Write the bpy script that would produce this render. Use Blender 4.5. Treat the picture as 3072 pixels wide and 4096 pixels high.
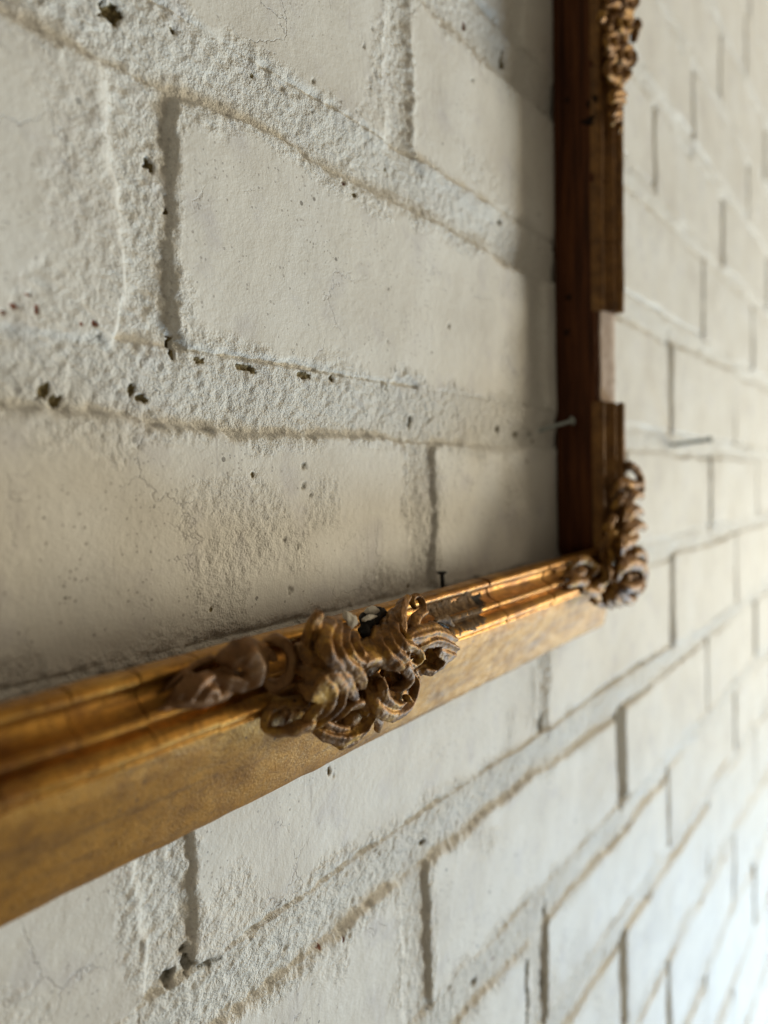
import bpy, bmesh, math, random
import numpy as np
from mathutils import Matrix, Vector
for o in list(bpy.data.objects): bpy.data.objects.remove(o)
random.seed(4); RNG = np.random.default_rng(4)
S = bpy.context.scene
COL = S.collection

# ------------------------------------------------------------------ camera
YAW, PITCH, ROLL, DIST = 36.7, 2.3, -1.1, .242
FPX, W0, H0 = 2900., 3072., 4096.
y_, p_, r_ = np.radians([YAW, PITCH, ROLL])
CF = np.array([np.cos(y_)*np.cos(p_), np.sin(y_)*np.cos(p_), -np.sin(p_)])
_r = np.array([np.sin(y_), -np.cos(y_), 0]); _u = np.cross(_r, CF)
CR = np.cos(r_)*_r + np.sin(r_)*_u; CU = -np.sin(r_)*_r + np.cos(r_)*_u
CP = -CF*DIST
def at(x, y, q=0.):
    """point q metres in front of the wall face seen at photo pixel x, y"""
    d = CF + (x-W0/2)/FPX*CR - (y-H0/2)/FPX*CU
    return CP + (-q-CP[1])/d[1]*d
cd = bpy.data.cameras.new('camera'); cam = bpy.data.objects.new('camera', cd); COL.objects.link(cam)
cd.sensor_fit = 'HORIZONTAL'; cd.sensor_width = 36; cd.lens = 36*FPX/W0
cd.clip_start = .005; cd.clip_end = 50
M = Matrix(((CR[0], CU[0], -CF[0], CP[0]), (CR[1], CU[1], -CF[1], CP[1]), (CR[2], CU[2], -CF[2], CP[2]), (0, 0, 0, 1)))
cam.matrix_world = M
cd.dof.use_dof = True; cd.dof.focus_distance = .198; cd.dof.aperture_fstop = 9.2
S.camera = cam
S.render.resolution_x = 768; S.render.resolution_y = 1024

# ------------------------------------------------------------------ light
wd = bpy.data.worlds.new('World'); S.world = wd; wd.use_nodes = True
bg = wd.node_tree.nodes['Background']; bg.inputs[0].default_value = (1.0, .89, .68, 1); bg.inputs[1].default_value = .175
def area(name, loc, target, size, power, color, sy=None):
    ld = bpy.data.lights.new(name, 'AREA'); ld.size = size; ld.energy = power; ld.color = color
    if sy: ld.shape = 'RECTANGLE'; ld.size_y = sy
    o = bpy.data.objects.new(name, ld); COL.objects.link(o); o.location = loc
    o.rotation_euler = (Vector(target)-Vector(loc)).to_track_quat('-Z', 'Y').to_euler()
    return o
area('window_light', (3.4, -1.9, -.45), (.2, 0, 0), .9, 92, (1.0, .91, .70), 1.2)
area('far_window_light', (2.7, -1.25, -1.9), (.65, 0, -.35), .8, 74, (.50, .75, 1.0), .9)
area('room_lamp_light', (1.9, -1.3, 1.5), (.4, 0, .2), .5, 6, (1.0, .80, .56))
S.view_settings.view_transform = 'Standard'; S.view_settings.look = 'None'
S.view_settings.exposure = 0; S.view_settings.gamma = 1

# ------------------------------------------------------------------ numpy noise
def _h(ix, iy, iz, s):
    n = (ix.astype(np.int64)*374761393 + iy.astype(np.int64)*668265263 + iz.astype(np.int64)*2147483647 + s*974634777) & 0xffffffff
    n = ((n ^ (n >> 13))*1274126177) & 0xffffffff
    n = ((n ^ (n >> 16))*2246822519) & 0xffffffff
    return ((n ^ (n >> 15)) & 0xffffff)/float(0xffffff)*2-1
def vn(x, y, s=0, z=None):
    x = np.asarray(x, float); y = np.asarray(y, float)
    ix = np.floor(x); iy = np.floor(y); fx = x-ix; fy = y-iy
    fx = fx*fx*fx*(fx*(fx*6-15)+10); fy = fy*fy*fy*(fy*(fy*6-15)+10)
    o = np.zeros_like(ix)
    if z is None:
        a = _h(ix, iy, o, s); b = _h(ix+1, iy, o, s); c = _h(ix, iy+1, o, s); d = _h(ix+1, iy+1, o, s)
        return (a+(b-a)*fx)*(1-fy) + (c+(d-c)*fx)*fy
    iz = np.floor(z); fz = z-iz; fz = fz*fz*(3-2*fz)
    r = []
    for k in (0, 1):
        a = _h(ix, iy, iz+k, s); b = _h(ix+1, iy, iz+k, s); c = _h(ix, iy+1, iz+k, s); d = _h(ix+1, iy+1, iz+k, s)
        r.append((a+(b-a)*fx)*(1-fy) + (c+(d-c)*fx)*fy)
    return r[0]+(r[1]-r[0])*fz
def fbm(x, y, s=0, o=4, g=.5):
    v = 0; a = 1.; t = 0
    for k in range(o):
        ca, sa = math.cos(k*1.3), math.sin(k*1.3)
        v = v + a*vn((x*ca-y*sa)*2**k, (x*sa+y*ca)*2**k, s+k*17); t += a; a *= g
    return v/t
def sstep(a, b, x):
    t = np.clip((x-a)/(b-a), 0, 1); return t*t*(3-2*t)

# ------------------------------------------------------------------ materials
def nt(name):
    m = bpy.data.materials.new(name); m.use_nodes = True
    t = m.node_tree; b = t.nodes['Principled BSDF']
    return m, t, b
def N(t, kind, **kw):
    n = t.nodes.new(kind)
    for k, v in kw.items():
        if k.startswith('i_'):
            key = k[2:]; key = int(key) if key.isdigit() else key.replace('_', ' ')
            n.inputs[key].default_value = v
        else: setattr(n, k, v)
    return n
def ramp(t, src, stops):
    r = t.nodes.new('ShaderNodeValToRGB'); e = r.color_ramp.elements
    e[0].position, e[0].color = stops[0][0], stops[0][1]; e[1].position, e[1].color = stops[-1][0], stops[-1][1]
    for p, c in stops[1:-1]:
        n = e.new(p); n.color = c
    t.links.new(src, r.inputs[0]); return r.outputs[0]
def g(v): return (v, v, v, 1)
def mixc(t, fac, a, b, mode='MIX'):
    n = t.nodes.new('ShaderNodeMix'); n.data_type = 'RGBA'; n.blend_type = mode
    for i, v in ((0, fac), (6, a), (7, b)):
        if isinstance(v, (float, int, tuple)): n.inputs[i].default_value = v
        else: t.links.new(v, n.inputs[i])
    return n.outputs[2]
def noise(t, co, scale, detail=3, rough=.55, dist=0):
    n = N(t, 'ShaderNodeTexNoise', i_Scale=scale, i_Detail=detail, i_Roughness=rough, i_Distortion=dist)
    t.links.new(co, n.inputs['Vector']); return n.outputs['Fac']
def math_(t, op, a, b=0., c=None):
    n = t.nodes.new('ShaderNodeMath'); n.operation = op
    for i, v in enumerate((a, b, c)):
        if v is None: continue
        if isinstance(v, (float, int)): n.inputs[i].default_value = v
        else: t.links.new(v, n.inputs[i])
    return n.outputs[0]
def bump(t, h, dist, strength=1., prev=None):
    n = N(t, 'ShaderNodeBump', i_Strength=1., i_Distance=dist)
    if isinstance(strength, float): n.inputs['Strength'].default_value = strength
    else: t.links.new(strength, n.inputs['Strength'])
    t.links.new(h, n.inputs['Height'])
    if prev is not None: t.links.new(prev, n.inputs['Normal'])
    return n.outputs[0]

def paint_material():
    m, t, b = nt('white_masonry_paint')
    pos = t.nodes.new('ShaderNodeNewGeometry').outputs['Position']
    at_ = N(t, 'ShaderNodeAttribute', attribute_name='wear')
    sep = t.nodes.new('ShaderNodeSeparateColor'); t.links.new(at_.outputs['Color'], sep.inputs[0])
    grit = N(t, 'ShaderNodeAttribute', attribute_name='grit').outputs['Fac']
    c = ramp(t, noise(t, pos, 22, 4), [(.3, (.72, .675, .60, 1)), (.5, (.82, .785, .71, 1)), (.72, (.845, .825, .775, 1))])
    c = mixc(t, ramp(t, noise(t, pos, 60, 3), [(.54, g(0)), (.72, g(.45))]), c, (.58, .545, .56, 1))
    # brush marks drag the thin paint into faint vertical and slanted streaks
    mp = N(t, 'ShaderNodeMapping'); mp.inputs['Scale'].default_value = (900, 300, 90); mp.inputs['Rotation'].default_value = (0, .25, 0)
    t.links.new(pos, mp.inputs['Vector'])
    st = N(t, 'ShaderNodeTexNoise', i_Scale=1., i_Detail=2.); t.links.new(mp.outputs[0], st.inputs['Vector'])
    c = mixc(t, math_(t, 'MULTIPLY', ramp(t, st.outputs['Fac'], [(.52, g(0)), (.72, g(1))]), ramp(t, noise(t, pos, 38, 2), [(.52, g(0)), (.66, g(.55))])), c, (.50, .46, .43, 1))
    # pinholes and specks
    for sc, th, dens, colr in ((800, .20, .80, (.40, .36, .32, 1)), (190, .09, .84, (.13, .11, .09, 1))):
        v = N(t, 'ShaderNodeTexVoronoi', i_Scale=sc); t.links.new(pos, v.inputs['Vector'])
        s2 = t.nodes.new('ShaderNodeSeparateColor'); t.links.new(v.outputs['Color'], s2.inputs[0])
        dn = math_(t, 'ADD', s2.outputs[0], math_(t, 'MULTIPLY', ramp(t, noise(t, pos, 42, 3), [(.38, g(0)), (.62, g(1))]), .5))
        k = math_(t, 'MULTIPLY', math_(t, 'LESS_THAN', v.outputs['Distance'], math_(t, 'MULTIPLY', s2.outputs[1], th*1.6)), math_(t, 'GREATER_THAN', dn, dens+.25))
        c = mixc(t, math_(t, 'MULTIPLY', k, .75), c, colr)
        if sc == 190: holes = k
        else: holes0 = k
    # fine hairline cracks in the paint
    v = N(t, 'ShaderNodeTexVoronoi', i_Scale=45., feature='DISTANCE_TO_EDGE')
    wv = t.nodes.new('ShaderNodeVectorMath'); wv.operation = 'ADD'
    nn = N(t, 'ShaderNodeTexNoise', i_Scale=160., i_Detail=4.); t.links.new(pos, nn.inputs['Vector'])
    sc_ = t.nodes.new('ShaderNodeVectorMath'); sc_.operation = 'SCALE'; sc_.inputs['Scale'].default_value = .012
    t.links.new(nn.outputs['Color'], sc_.inputs[0]); t.links.new(sc_.outputs[0], wv.inputs[0]); t.links.new(pos, wv.inputs[1]); t.links.new(wv.outputs[0], v.inputs['Vector'])
    ck = math_(t, 'MULTIPLY', ramp(t, v.outputs['Distance'], [(.003, g(1)), (.012, g(0))]), ramp(t, noise(t, pos, 30, 2), [(.56, g(0)), (.62, g(1))]))
    c = mixc(t, math_(t, 'MULTIPLY', ck, .28), c, (.35, .32, .33, 1))
    c = mixc(t, math_(t, 'MULTIPLY', grit, .5), c, (.855, .82, .74, 1))          # thicker paint on the rough joints
    # gaps in the paint in the gritty mortar
    gr = noise(t, pos, 900, 2)
    c = mixc(t, math_(t, 'MULTIPLY', math_(t, 'MULTIPLY', ramp(t, gr, [(.33, g(1)), (.40, g(0))]), grit), .40), c, (.34, .30, .27, 1))
    # exposed mortar, brick and mould, painted per vertex
    brown = ramp(t, noise(t, pos, 700, 3), [(.3, (.10, .075, .03, 1)), (.7, (.36, .28, .13, 1))])
    red = ramp(t, noise(t, pos, 900, 3), [(.3, (.14, .05, .03, 1)), (.7, (.36, .15, .09, 1))])
    brk = noise(t, pos, 500, 3)
    def edge(ch): return ramp(t, math_(t, 'ADD', sep.outputs[ch], math_(t, 'MULTIPLY', math_(t, 'SUBTRACT', brk, .5), .9)), [(.45, g(0)), (.55, g(1))])
    c = mixc(t, edge(0), c, brown); c = mixc(t, edge(1), c, red)
    c = mixc(t, math_(t, 'MULTIPLY', sep.outputs[2], ramp(t, noise(t, pos, 600, 3), [(.35, g(1)), (.65, g(.25))])), c, (.13, .115, .075, 1))
    t.links.new(c, b.inputs['Base Color'])
    b.inputs['Roughness'].default_value = .62; b.inputs['Specular IOR Level'].default_value = .3
    h1 = noise(t, pos, 1500, 3, .6)
    n1 = bump(t, h1, .0011, math_(t, 'MULTIPLY_ADD', grit, .7, .12))
    h2 = noise(t, pos, 420, 3)
    n2 = bump(t, h2, .0010, math_(t, 'MULTIPLY_ADD', grit, .40, .17), n1)
    n3 = bump(t, math_(t, 'ADD', math_(t, 'MULTIPLY', ck, .5), math_(t, 'ADD', holes, holes0)), -.0005, .7, n2)
    t.links.new(n3, b.inputs['Normal'])
    return m

def gilt_material(name, c1, c2, c3, metallic, rough, grain=1400, bd=.00012, stripe=None, dirt=.5):
    m, t, b = nt(name)
    pos = t.nodes.new('ShaderNodeNewGeometry').outputs['Position']
    f = noise(t, pos, 150 if name == 'bronze_gilt_ornament' else 90, 4, .65)
    c = ramp(t, f, [(.32, c1), (.52, c2), (.75, c3)])
    c = mixc(t, ramp(t, noise(t, pos, 700, 3, .65), [(.36, g(dirt)), (.52, g(0))]), c, (.06, .035, .018, 1))
    if stripe:
        mp = N(t, 'ShaderNodeMapping'); mp.inputs['Scale'].default_value = stripe; t.links.new(pos, mp.inputs['Vector'])
        s = N(t, 'ShaderNodeTexNoise', i_Scale=1., i_Detail=5., i_Roughness=.6); t.links.new(mp.outputs[0], s.inputs['Vector'])
        c = mixc(t, ramp(t, s.outputs['Fac'], [(.36, g(.35)), (.47, g(0))]), c, (.09, .05, .025, 1))
    v = N(t, 'ShaderNodeTexVoronoi', i_Scale=260.); t.links.new(pos, v.inputs['Vector'])
    s2 = t.nodes.new('ShaderNodeSeparateColor'); t.links.new(v.outputs['Color'], s2.inputs[0])
    k = math_(t, 'MULTIPLY', math_(t, 'LESS_THAN', v.outputs['Distance'], .12), math_(t, 'GREATER_THAN', s2.outputs[0], .82))
    c = mixc(t, math_(t, 'MULTIPLY', k, .7), c, (.05, .03, .02, 1))
    t.links.new(c, b.inputs['Base Color'])
    b.inputs['Metallic'].default_value = metallic
    t.links.new(ramp(t, noise(t, pos, 300, 3), [(.3, g(rough-.07)), (.7, g(rough+.14))]), b.inputs['Roughness'])
    n1 = bump(t, noise(t, pos, grain, 4, .6), bd, .6)
    n1 = bump(t, noise(t, pos, 350, 2), .0003, .3, n1)
    t.links.new(n1, b.inputs['Normal'])
    return m
def plain(name, stops, scale, rough, bd=.0002, metallic=0., stretch=None):
    m, t, b = nt(name)
    pos = t.nodes.new('ShaderNodeNewGeometry').outputs['Position']
    if stretch:
        mp = N(t, 'ShaderNodeMapping'); mp.inputs['Scale'].default_value = stretch; t.links.new(pos, mp.inputs['Vector']); pos = mp.outputs[0]
    f = noise(t, pos, scale, 4, .6, .3)
    t.links.new(ramp(t, f, stops), b.inputs['Base Color'])
    b.inputs['Roughness'].default_value = rough; b.inputs['Metallic'].default_value = metallic
    if not metallic: b.inputs['Specular IOR Level'].default_value = .18
    t.links.new(bump(t, f, bd, .6), b.inputs['Normal'])
    return m
PAINT = paint_material()
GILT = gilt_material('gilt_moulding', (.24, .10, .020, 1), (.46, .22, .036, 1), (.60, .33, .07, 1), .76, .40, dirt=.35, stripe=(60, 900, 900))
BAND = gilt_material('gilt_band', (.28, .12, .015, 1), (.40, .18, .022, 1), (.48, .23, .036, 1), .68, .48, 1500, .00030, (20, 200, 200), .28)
BRONZE = gilt_material('bronze_gilt_ornament', (.10, .042, .011, 1), (.27, .125, .026, 1), (.62, .35, .06, 1), .55, .50, 1500, .0002, None, .5)
DULL = gilt_material('dull_bronze_leaf', (.13, .06, .022, 1), (.23, .11, .038, 1), (.33, .18, .06, 1), .50, .50, 1500, .0001, None, .3)
SHADEGILT = gilt_material('shaded_gilt_moulding', (.12, .052, .012, 1), (.24, .11, .026, 1), (.36, .18, .045, 1), .45, .45, 1200, .0001, (900, 900, 60), .35)  # side member's gilt, shade of facing away put into the colour
WOOD = plain('stained_wood', [(.3, (.025, .007, .002, 1)), (.5, (.075, .022, .006, 1)), (.72, (.15, .050, .013, 1))], 1., .6, .0003, 0, (420, 420, 22))
WOODX = plain('stained_wood_lengthwise', [(.3, (.05, .02, .008, 1)), (.8, (.14, .06, .02, 1))], 1., .6, .0002, 0, (30, 500, 500))
KNOT = plain('knot_wood', [(.4, (.008, .004, .002, 1)), (.8, (.03, .012, .006, 1))], 300, .7)
GESSO = plain('bare_gesso', [(.3, (.50, .36, .27, 1)), (.55, (.62, .48, .38, 1)), (.8, (.70, .58, .49, 1))], 260, .8, .0002)
CHALK = plain('white_gesso', [(.3, (.46, .40, .32, 1)), (.7, (.62, .57, .48, 1))], 500, .85, .0003)
BARE = plain('broken_composition', [(.28, (.07, .045, .03, 1)), (.5, (.19, .115, .055, 1)), (.72, (.32, .205, .10, 1))], 420, .7, .0007)
BLACK = plain('hole_black', [(.4, (.006, .005, .004, 1)), (.8, (.03, .022, .016, 1))], 500, .6, .0004)  # black colour stands in for the shade inside the broken holes
STEEL = plain('galvanised_steel', [(.3, (.33, .36, .34, 1)), (.7, (.50, .54, .51, 1))], 600, .38, .0001, .7)
DARKSTEEL = plain('grey_steel', [(.3, (.12, .13, .12, 1)), (.7, (.22, .24, .22, 1))], 600, .45, .0001, .5)
IRON = plain('black_iron', [(.3, (.006, .006, .007, 1)), (.7, (.02, .02, .022, 1))], 600, .5, .0001, .3)

# ------------------------------------------------------------------ object helpers
def make(name, verts, faces, mat, parent=None, smooth=True):
    me = bpy.data.meshes.new(name)
    verts = np.asarray(verts, np.float32)
    if isinstance(faces, np.ndarray):
        me.vertices.add(len(verts)); me.vertices.foreach_set('co', verts.ravel())
        nf, k = faces.shape
        me.loops.add(nf*k); me.loops.foreach_set('vertex_index', faces.ravel().astype(np.int32))
        me.polygons.add(nf); me.polygons.foreach_set('loop_start', np.arange(0, nf*k, k, dtype=np.int32))
        me.update(calc_edges=True); me.validate()
    else:
        me.from_pydata([tuple(v) for v in verts], [], faces)
    me.polygons.foreach_set('use_smooth', [smooth]*len(me.polygons))
    me.materials.append(mat)
    o = bpy.data.objects.new(name, me); COL.objects.link(o)
    if parent: o.parent = parent
    return o
def tag(o, label=None, cat=None, group=None, kind=None):
    for k, v in (('label', label), ('category', cat), ('group', group), ('kind', kind)):
        if v: o[k] = v
    return o
def empty(name, loc=(0, 0, 0)):
    o = bpy.data.objects.new(name, None); COL.objects.link(o); o.location = loc; o.empty_display_size = .01; return o
def grid_faces(nu, nv, keep=None):
    i = np.arange((nu-1)*(nv-1)); a = (i//(nv-1))*nv + i % (nv-1)
    f = np.stack([a, a+nv, a+nv+1, a+1], 1)
    if keep is not None: f = f[keep.ravel()[f].all(1)]
    return f

# ------------------------------------------------------------------ the wall
BEDS = [-.80, -.725, -.650, -.565, -.487, -.410, -.335, -.261, -.194, -.120, -.0395, .0335, .1135, .1915, .262, .330, .400, .470, .542, .614, .686]
PERP = {(.0335, .1135): (-.090, .115+.0075, .341, .562), (-.0395, .0335): (-.205, .0235, .242, .460), (-.120, -.0395): (-.090, .123, .346, .563),
        (.1135, .1915): (-.205, .0135, .218, .435, .645), (.1915, .262): (-.10, .100, .306, .513), (.262, .330): (.0, .205, .409, .620), (.330, .400): (.095, .300, .506, .72),
        (.400, .470): (.0, .2, .405, .608), (-.194, -.120): (-.205, .015, .233, .451, .67), (-.261, -.194): (-.1, .118, .336, .563), (-.335, -.261): (.015, .234, .453, .67),
        (-.410, -.335): (.112, .332, .560), (-.487, -.410): (.01, .225, .445, .664), (-.565, -.487): (.12, .335, .555)}
X0, X1 = -.42, 1.75
bricks = []
for k in range(len(BEDS)-1):
    a, b = BEDS[k], BEDS[k+1]
    ps = list(PERP.get((a, b), (.0 if k % 2 else .11, )))
    while ps[0] > X0: ps.insert(0, ps[0]-.217)
    while ps[-1] < X1: ps.append(ps[-1]+.218+random.uniform(-.006, .006))
    for i in range(len(ps)-1):
        bricks.append((k, ps[i], ps[i+1], a, b))
def near(x, z): return math.hypot(x-CP[0], z*.6) * 1.0
def bedhalf(x): return .0095 - .0035*float(sstep(.15, .5, np.array(x)))
def perphalf(x): return .0075 - .0042*float(sstep(.1, .4, np.array(x)))

# chips and holes: photo pixel, radius x/z in mm, depth mm, channel (0 mortar brown, 1 brick red, 2 mould)
CH = [(465, 40, 2.6, 2.9, 3.2, 0), (700, 118, .9, 1.3, 1.5, 0), (612, 648, 1.5, 1.8, 3, 0), (682, 838, .7, 1.2, 2, 0), (697, 1385, 1.0, 2.5, 3.2, 0),
      (195, 1560, 2.2, 2.0, 1.6, 0), (245, 1600, 1.7, 1.6, 1.6, 0), (545, 1555, 1.4, 1.7, 1.6, 0), (585, 1590, 1.9, 1.3, 1.6, 0), (800, 1440, 1.4, .8, 1.2, 0), (985, 1470, 3.2, 1.1, 1.2, 0),
      (1015, 1480, 1.4, 1.3, 1.2, 0), (1215, 1500, 3.6, 1.3, 1.4, 0), (1330, 1512, 1.2, 1.2, 1, 0), (1655, 1682, 1.6, 1.7, 2, 0), (1730, 1680, .8, 1, 1.4, 0), (1548, 1545, 1.0, 1, 1.0, 0),
      (2002, 1715, 1.6, 1.9, 2, 0), (2072, 1738, 2.5, 2.2, 2, 0), (2140, 1765, 2.2, .9, 1.5, 0), (1877, 95, 1.6, 1.9, 1.5, 1), (2028, 240, 2.2, 4.2, 2.2, 0), (2000, 888, 1.5, 1.2, 1.4, 0),
      (2175, 440, 5.0, 2.0, 2.2, 2), (2225, 1010, 5.0, 3, 2.5, 2), (2225, 1680, 4, 2.6, 2, 2), (1020, 300, 1.0, .8, 1, 0), (1895, 320, 1, 1, 1, 0),
      (1705, 3378, 2.2, 1.8, 2.6, 0), (1905, 3938, 3.0, 2.2, 2.4, 2), (680, 3920, 2.2, 2.4, 2.4, 2), (755, 3860, 1.7, 2.6, 2.6, 2), (745, 3800, 1.2, 1.4, 1.6, 2), (830, 3850, 4., 1.2, 1.0, 2),
      (1285, 3795, .8, 1, .6, 1), (1378, 3762, .8, 1.1, .6, 1), (1318, 3085, .7, 1.7, 1.2, 0), (1335, 3105, .4, .8, .8, 2), (1545, 3625, .5, .5, .6, 2),
      (50, 1225, 1.2, .7, .8, 1), (110, 1180, .8, .5, .8, 1), (375, 1297, .8, .8, 1, 1), (320, 1295, .6, .6, .6, 1), (395, 1345, .8, .8, 1, 2), (10, 1250, .6, .5, .8, 1), (145, 1240, .6, 1.2, .6, 1),
      (2168, 2900, 3., 4., 3.5, 2), (1370, 735, .9, .8, .8, 1), (1415, 780, 1., .9, .8, 0), (1640, 2345, 1.2, 1.2, .8, 0), (845, 2440, .8, .8, .6, 0), (1160, 2360, 1., 1., .7, 2), (1130, 2070, .5, .5, .6, 2),
      (1215, 1865, 1.1, 1.3, .7, 2), (1215, 1945, 1.2, 1.3, .7, 2), (1245, 1980, .8, 1.0, .6, 2), (1010, 1900, .9, 1.4, .8, 0), (1135, 2160, .9, 1., .7, 2), (1190, 2180, .6, 1.2, .7, 2),
      (2125, 1735, 1.5, 1.3, 1.2, 2), (2668, 1783, 3., 2.2, 1.6, 2), (1548, 1366, .4, .6, .7, 2), (1800, 1305, .7, 1.1, .9, 2), (1450, 185, .5, 1.2, .9, 2), (1482, 120, .4, .9, .8, 2), (1477, 350, .4, .8, .8, 2), (1245, 328, .7, .9, .8, 2), (1355, 410, .5, .6, .6, 2)]
PZ = [(2690, 2400, 2584, 2.5), (2482, 3000, 3228, 3.), (2775, 300, 600, 2.5), (2617, 480, 760, 2.), (2680, 1350, 1690, 1.6), (2831, 2600, 2852, 1.8), (2834, 3266, 3534, 2.2), (2939, 3389, 3642, 1.8),
      (2187, 3640, 3780, 2.4), (2111, 3870, 4071, 2.2), (2490, 3734, 4096, 2.4), (2888, 160, 400, 1.5), (2981, 60, 280, 1.6), (2812, 1010, 1270, 1.6), (2840, 1800, 2120, 1.6), (2942, 1460, 1730, 1.4), (2678, 3036, 3381, 1.8), (2935, 3971, 4096, 2.), (2176, 3841, 4096, 1.5)]
chips = []
for px, py, rx, rz, d, chn in CH:
    p = at(px, py); chips.append((p[0], p[2], rx*.00085, rz*.00085, d*.001, chn))
for px, ya, yb, wmm in PZ:                       # dirt packed in open perpend joints
    a = at(px, ya); b = at(px, yb); n = int(abs(a[2]-b[2])/.009)+1
    for i in range(n+1):
        z = a[2]+(b[2]-a[2])*i/n
        if random.random() < .72: chips.append((a[0]+random.uniform(-.0008, .0008), z, wmm*.001*random.uniform(.6, 1.1), .0055*random.uniform(.6, 1.1), .0025, 2))
for i in range(60):                               # loose small chips across the nearer wall
    x = random.uniform(-.13, .9); z = random.uniform(-.5, .5)
    kb = min(BEDS, key=lambda v: abs(v-z)); z = kb+random.uniform(-.006, .006) if random.random() < .8 else z
    r = random.uniform(.3, .9)*.001*(1+max(x, 0)*1.5); chips.append((x, z, r*random.uniform(.8, 1.8), r, r*.9, random.choice((0, 0, 0, 1, 2))))

def apply_chips(x, z, q):
    wear = np.zeros((len(x), 4), np.float32); wear[:, 3] = 1
    lo = (x.min(), z.min()); hi = (x.max(), z.max())
    for cx, cz, rx, rz, d, chn in chips:
        if cx+rx*2 < lo[0] or cx-rx*2 > hi[0] or cz+rz*2 < lo[1] or cz-rz*2 > hi[1]: continue
        idx = np.nonzero((np.abs(x-cx) < rx*1.8) & (np.abs(z-cz) < rz*1.8))[0]
        if not len(idx): continue
        u = (x[idx]-cx)/rx; v = (z[idx]-cz)/rz
        r = np.sqrt(u*u+v*v)*(1+.4*vn(x[idx]/max(rx, rz)*1.4, z[idx]/max(rx, rz)*1.4, 91)+.25*vn(x[idx]/max(rx, rz)*3.7, z[idx]/max(rx, rz)*3.7, 92))
        k = 1-sstep(.65, 1.05, r)
        q[idx] -= k*d*.62*(1+.3*vn(x[idx]*1500, z[idx]*1500, 3))
        wear[idx, chn] = np.maximum(wear[idx, chn], 1-sstep(.75, 1.15, r))
    return q, wear
def relief(x, z):
    """shared soft unevenness of the thick paint"""
    return .0011*fbm(x*14, z*14, 5, 3) + .00022*fbm(x*60, z*60, 6, 3)
def attrs(o, wear, grit):
    a = o.data.color_attributes.new('wear', 'FLOAT_COLOR', 'POINT'); a.data.foreach_set('color', wear.ravel())
    b = o.data.attributes.new('grit', 'FLOAT', 'POINT'); b.data.foreach_set('value', grit.astype(np.float32))

wall = empty('brick_wall'); tag(wall, 'white painted brick wall with rough gritty mortar joints behind the gilt frame', 'wall')
def sd_brick(x, z, br):
    k, xa, xb, za, zb = br
    s = k*13+int(xa*100)
    wob = .0011*vn(x*70, z*70, 40) + .0008*vn(x*260, z*260, 41)*(1-.8*sstep(-.02, .25, x)) + .0018*vn(x*18, z*18, 42)
    xa2, xb2, za2, zb2 = xa+perphalf(xa), xb-perphalf(xb), za+bedhalf((xa+xb)/2), zb-bedhalf((xa+xb)/2)
    cx, cz = (xa2+xb2)/2, (za2+zb2)/2; hx, hz = (xb2-xa2)/2, (zb2-za2)/2; R = .005
    dx = np.abs(x-cx)-(hx-R); dz = np.abs(z-cz)-(hz-R)
    d = np.hypot(np.maximum(dx, 0), np.maximum(dz, 0))+np.minimum(np.maximum(dx, dz), 0)-R
    return -d + wob
BA = np.array(BEDS)
def mortar_q(x, z, sd, perp):
    nb = BA[np.clip(np.searchsorted((BA[1:]+BA[:-1])/2, z), 0, len(BA)-1)]
    tb = (z-nb)/.0085                                   # weather-struck beds: flush above, deeper towards the brick below
    far = sstep(.04, .26, x+np.clip(-.05-z, 0, .12)*1.1)
    q = -.0027 + (1-perp)*(.0022*sstep(-.9, .9, tb)*(1-far)+(.0010+.0013*sstep(-.95, .6, tb))*far) - .0045*perp*sstep(.1, .35, x) + perp*(1-sstep(.1, .3, x))*.0008
    q = q + relief(x, z)*1.1 + .0009*fbm(x*26, z*40, 60, 3)
    return q + sstep(-.006, .001, sd)*.0014*sstep(-.1, .5, vn(x*16, z*16, 61)) - .8*np.clip(sd-.0005, 0, .006)
def gritn(x, z): return .00026*vn(x*900, z*900, 62)+.00028*vn(x*480, z*480, 63)+.00012*vn(x*190, z*190, 64)
def smax(a, b, k=.0011): return .5*(a+b+np.sqrt((a-b)**2+k*k))
def brick_q(x, z, sd, br):
    k, xa, xb, za, zb = br; cx, cz = (xa+xb)/2, (za+zb)/2
    R = .0018+.0022*np.clip(vn(x*22, z*22, 43)+.2, 0, 1)
    t = np.clip(R-sd, 0, R)
    q = -(R-np.sqrt(np.maximum(R*R-t*t, 0)))*.9 - np.clip(-sd, 0, .01)*2.6
    rr = np.random.default_rng((k*7919+int(round((xa+1)*1000))*31) % 2**31)
    return q + rr.uniform(-.0008, .0008) + rr.uniform(-.005, .005)*(x-cx) + rr.uniform(-.010, .010)*(z-cz) + relief(x, z)
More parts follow.
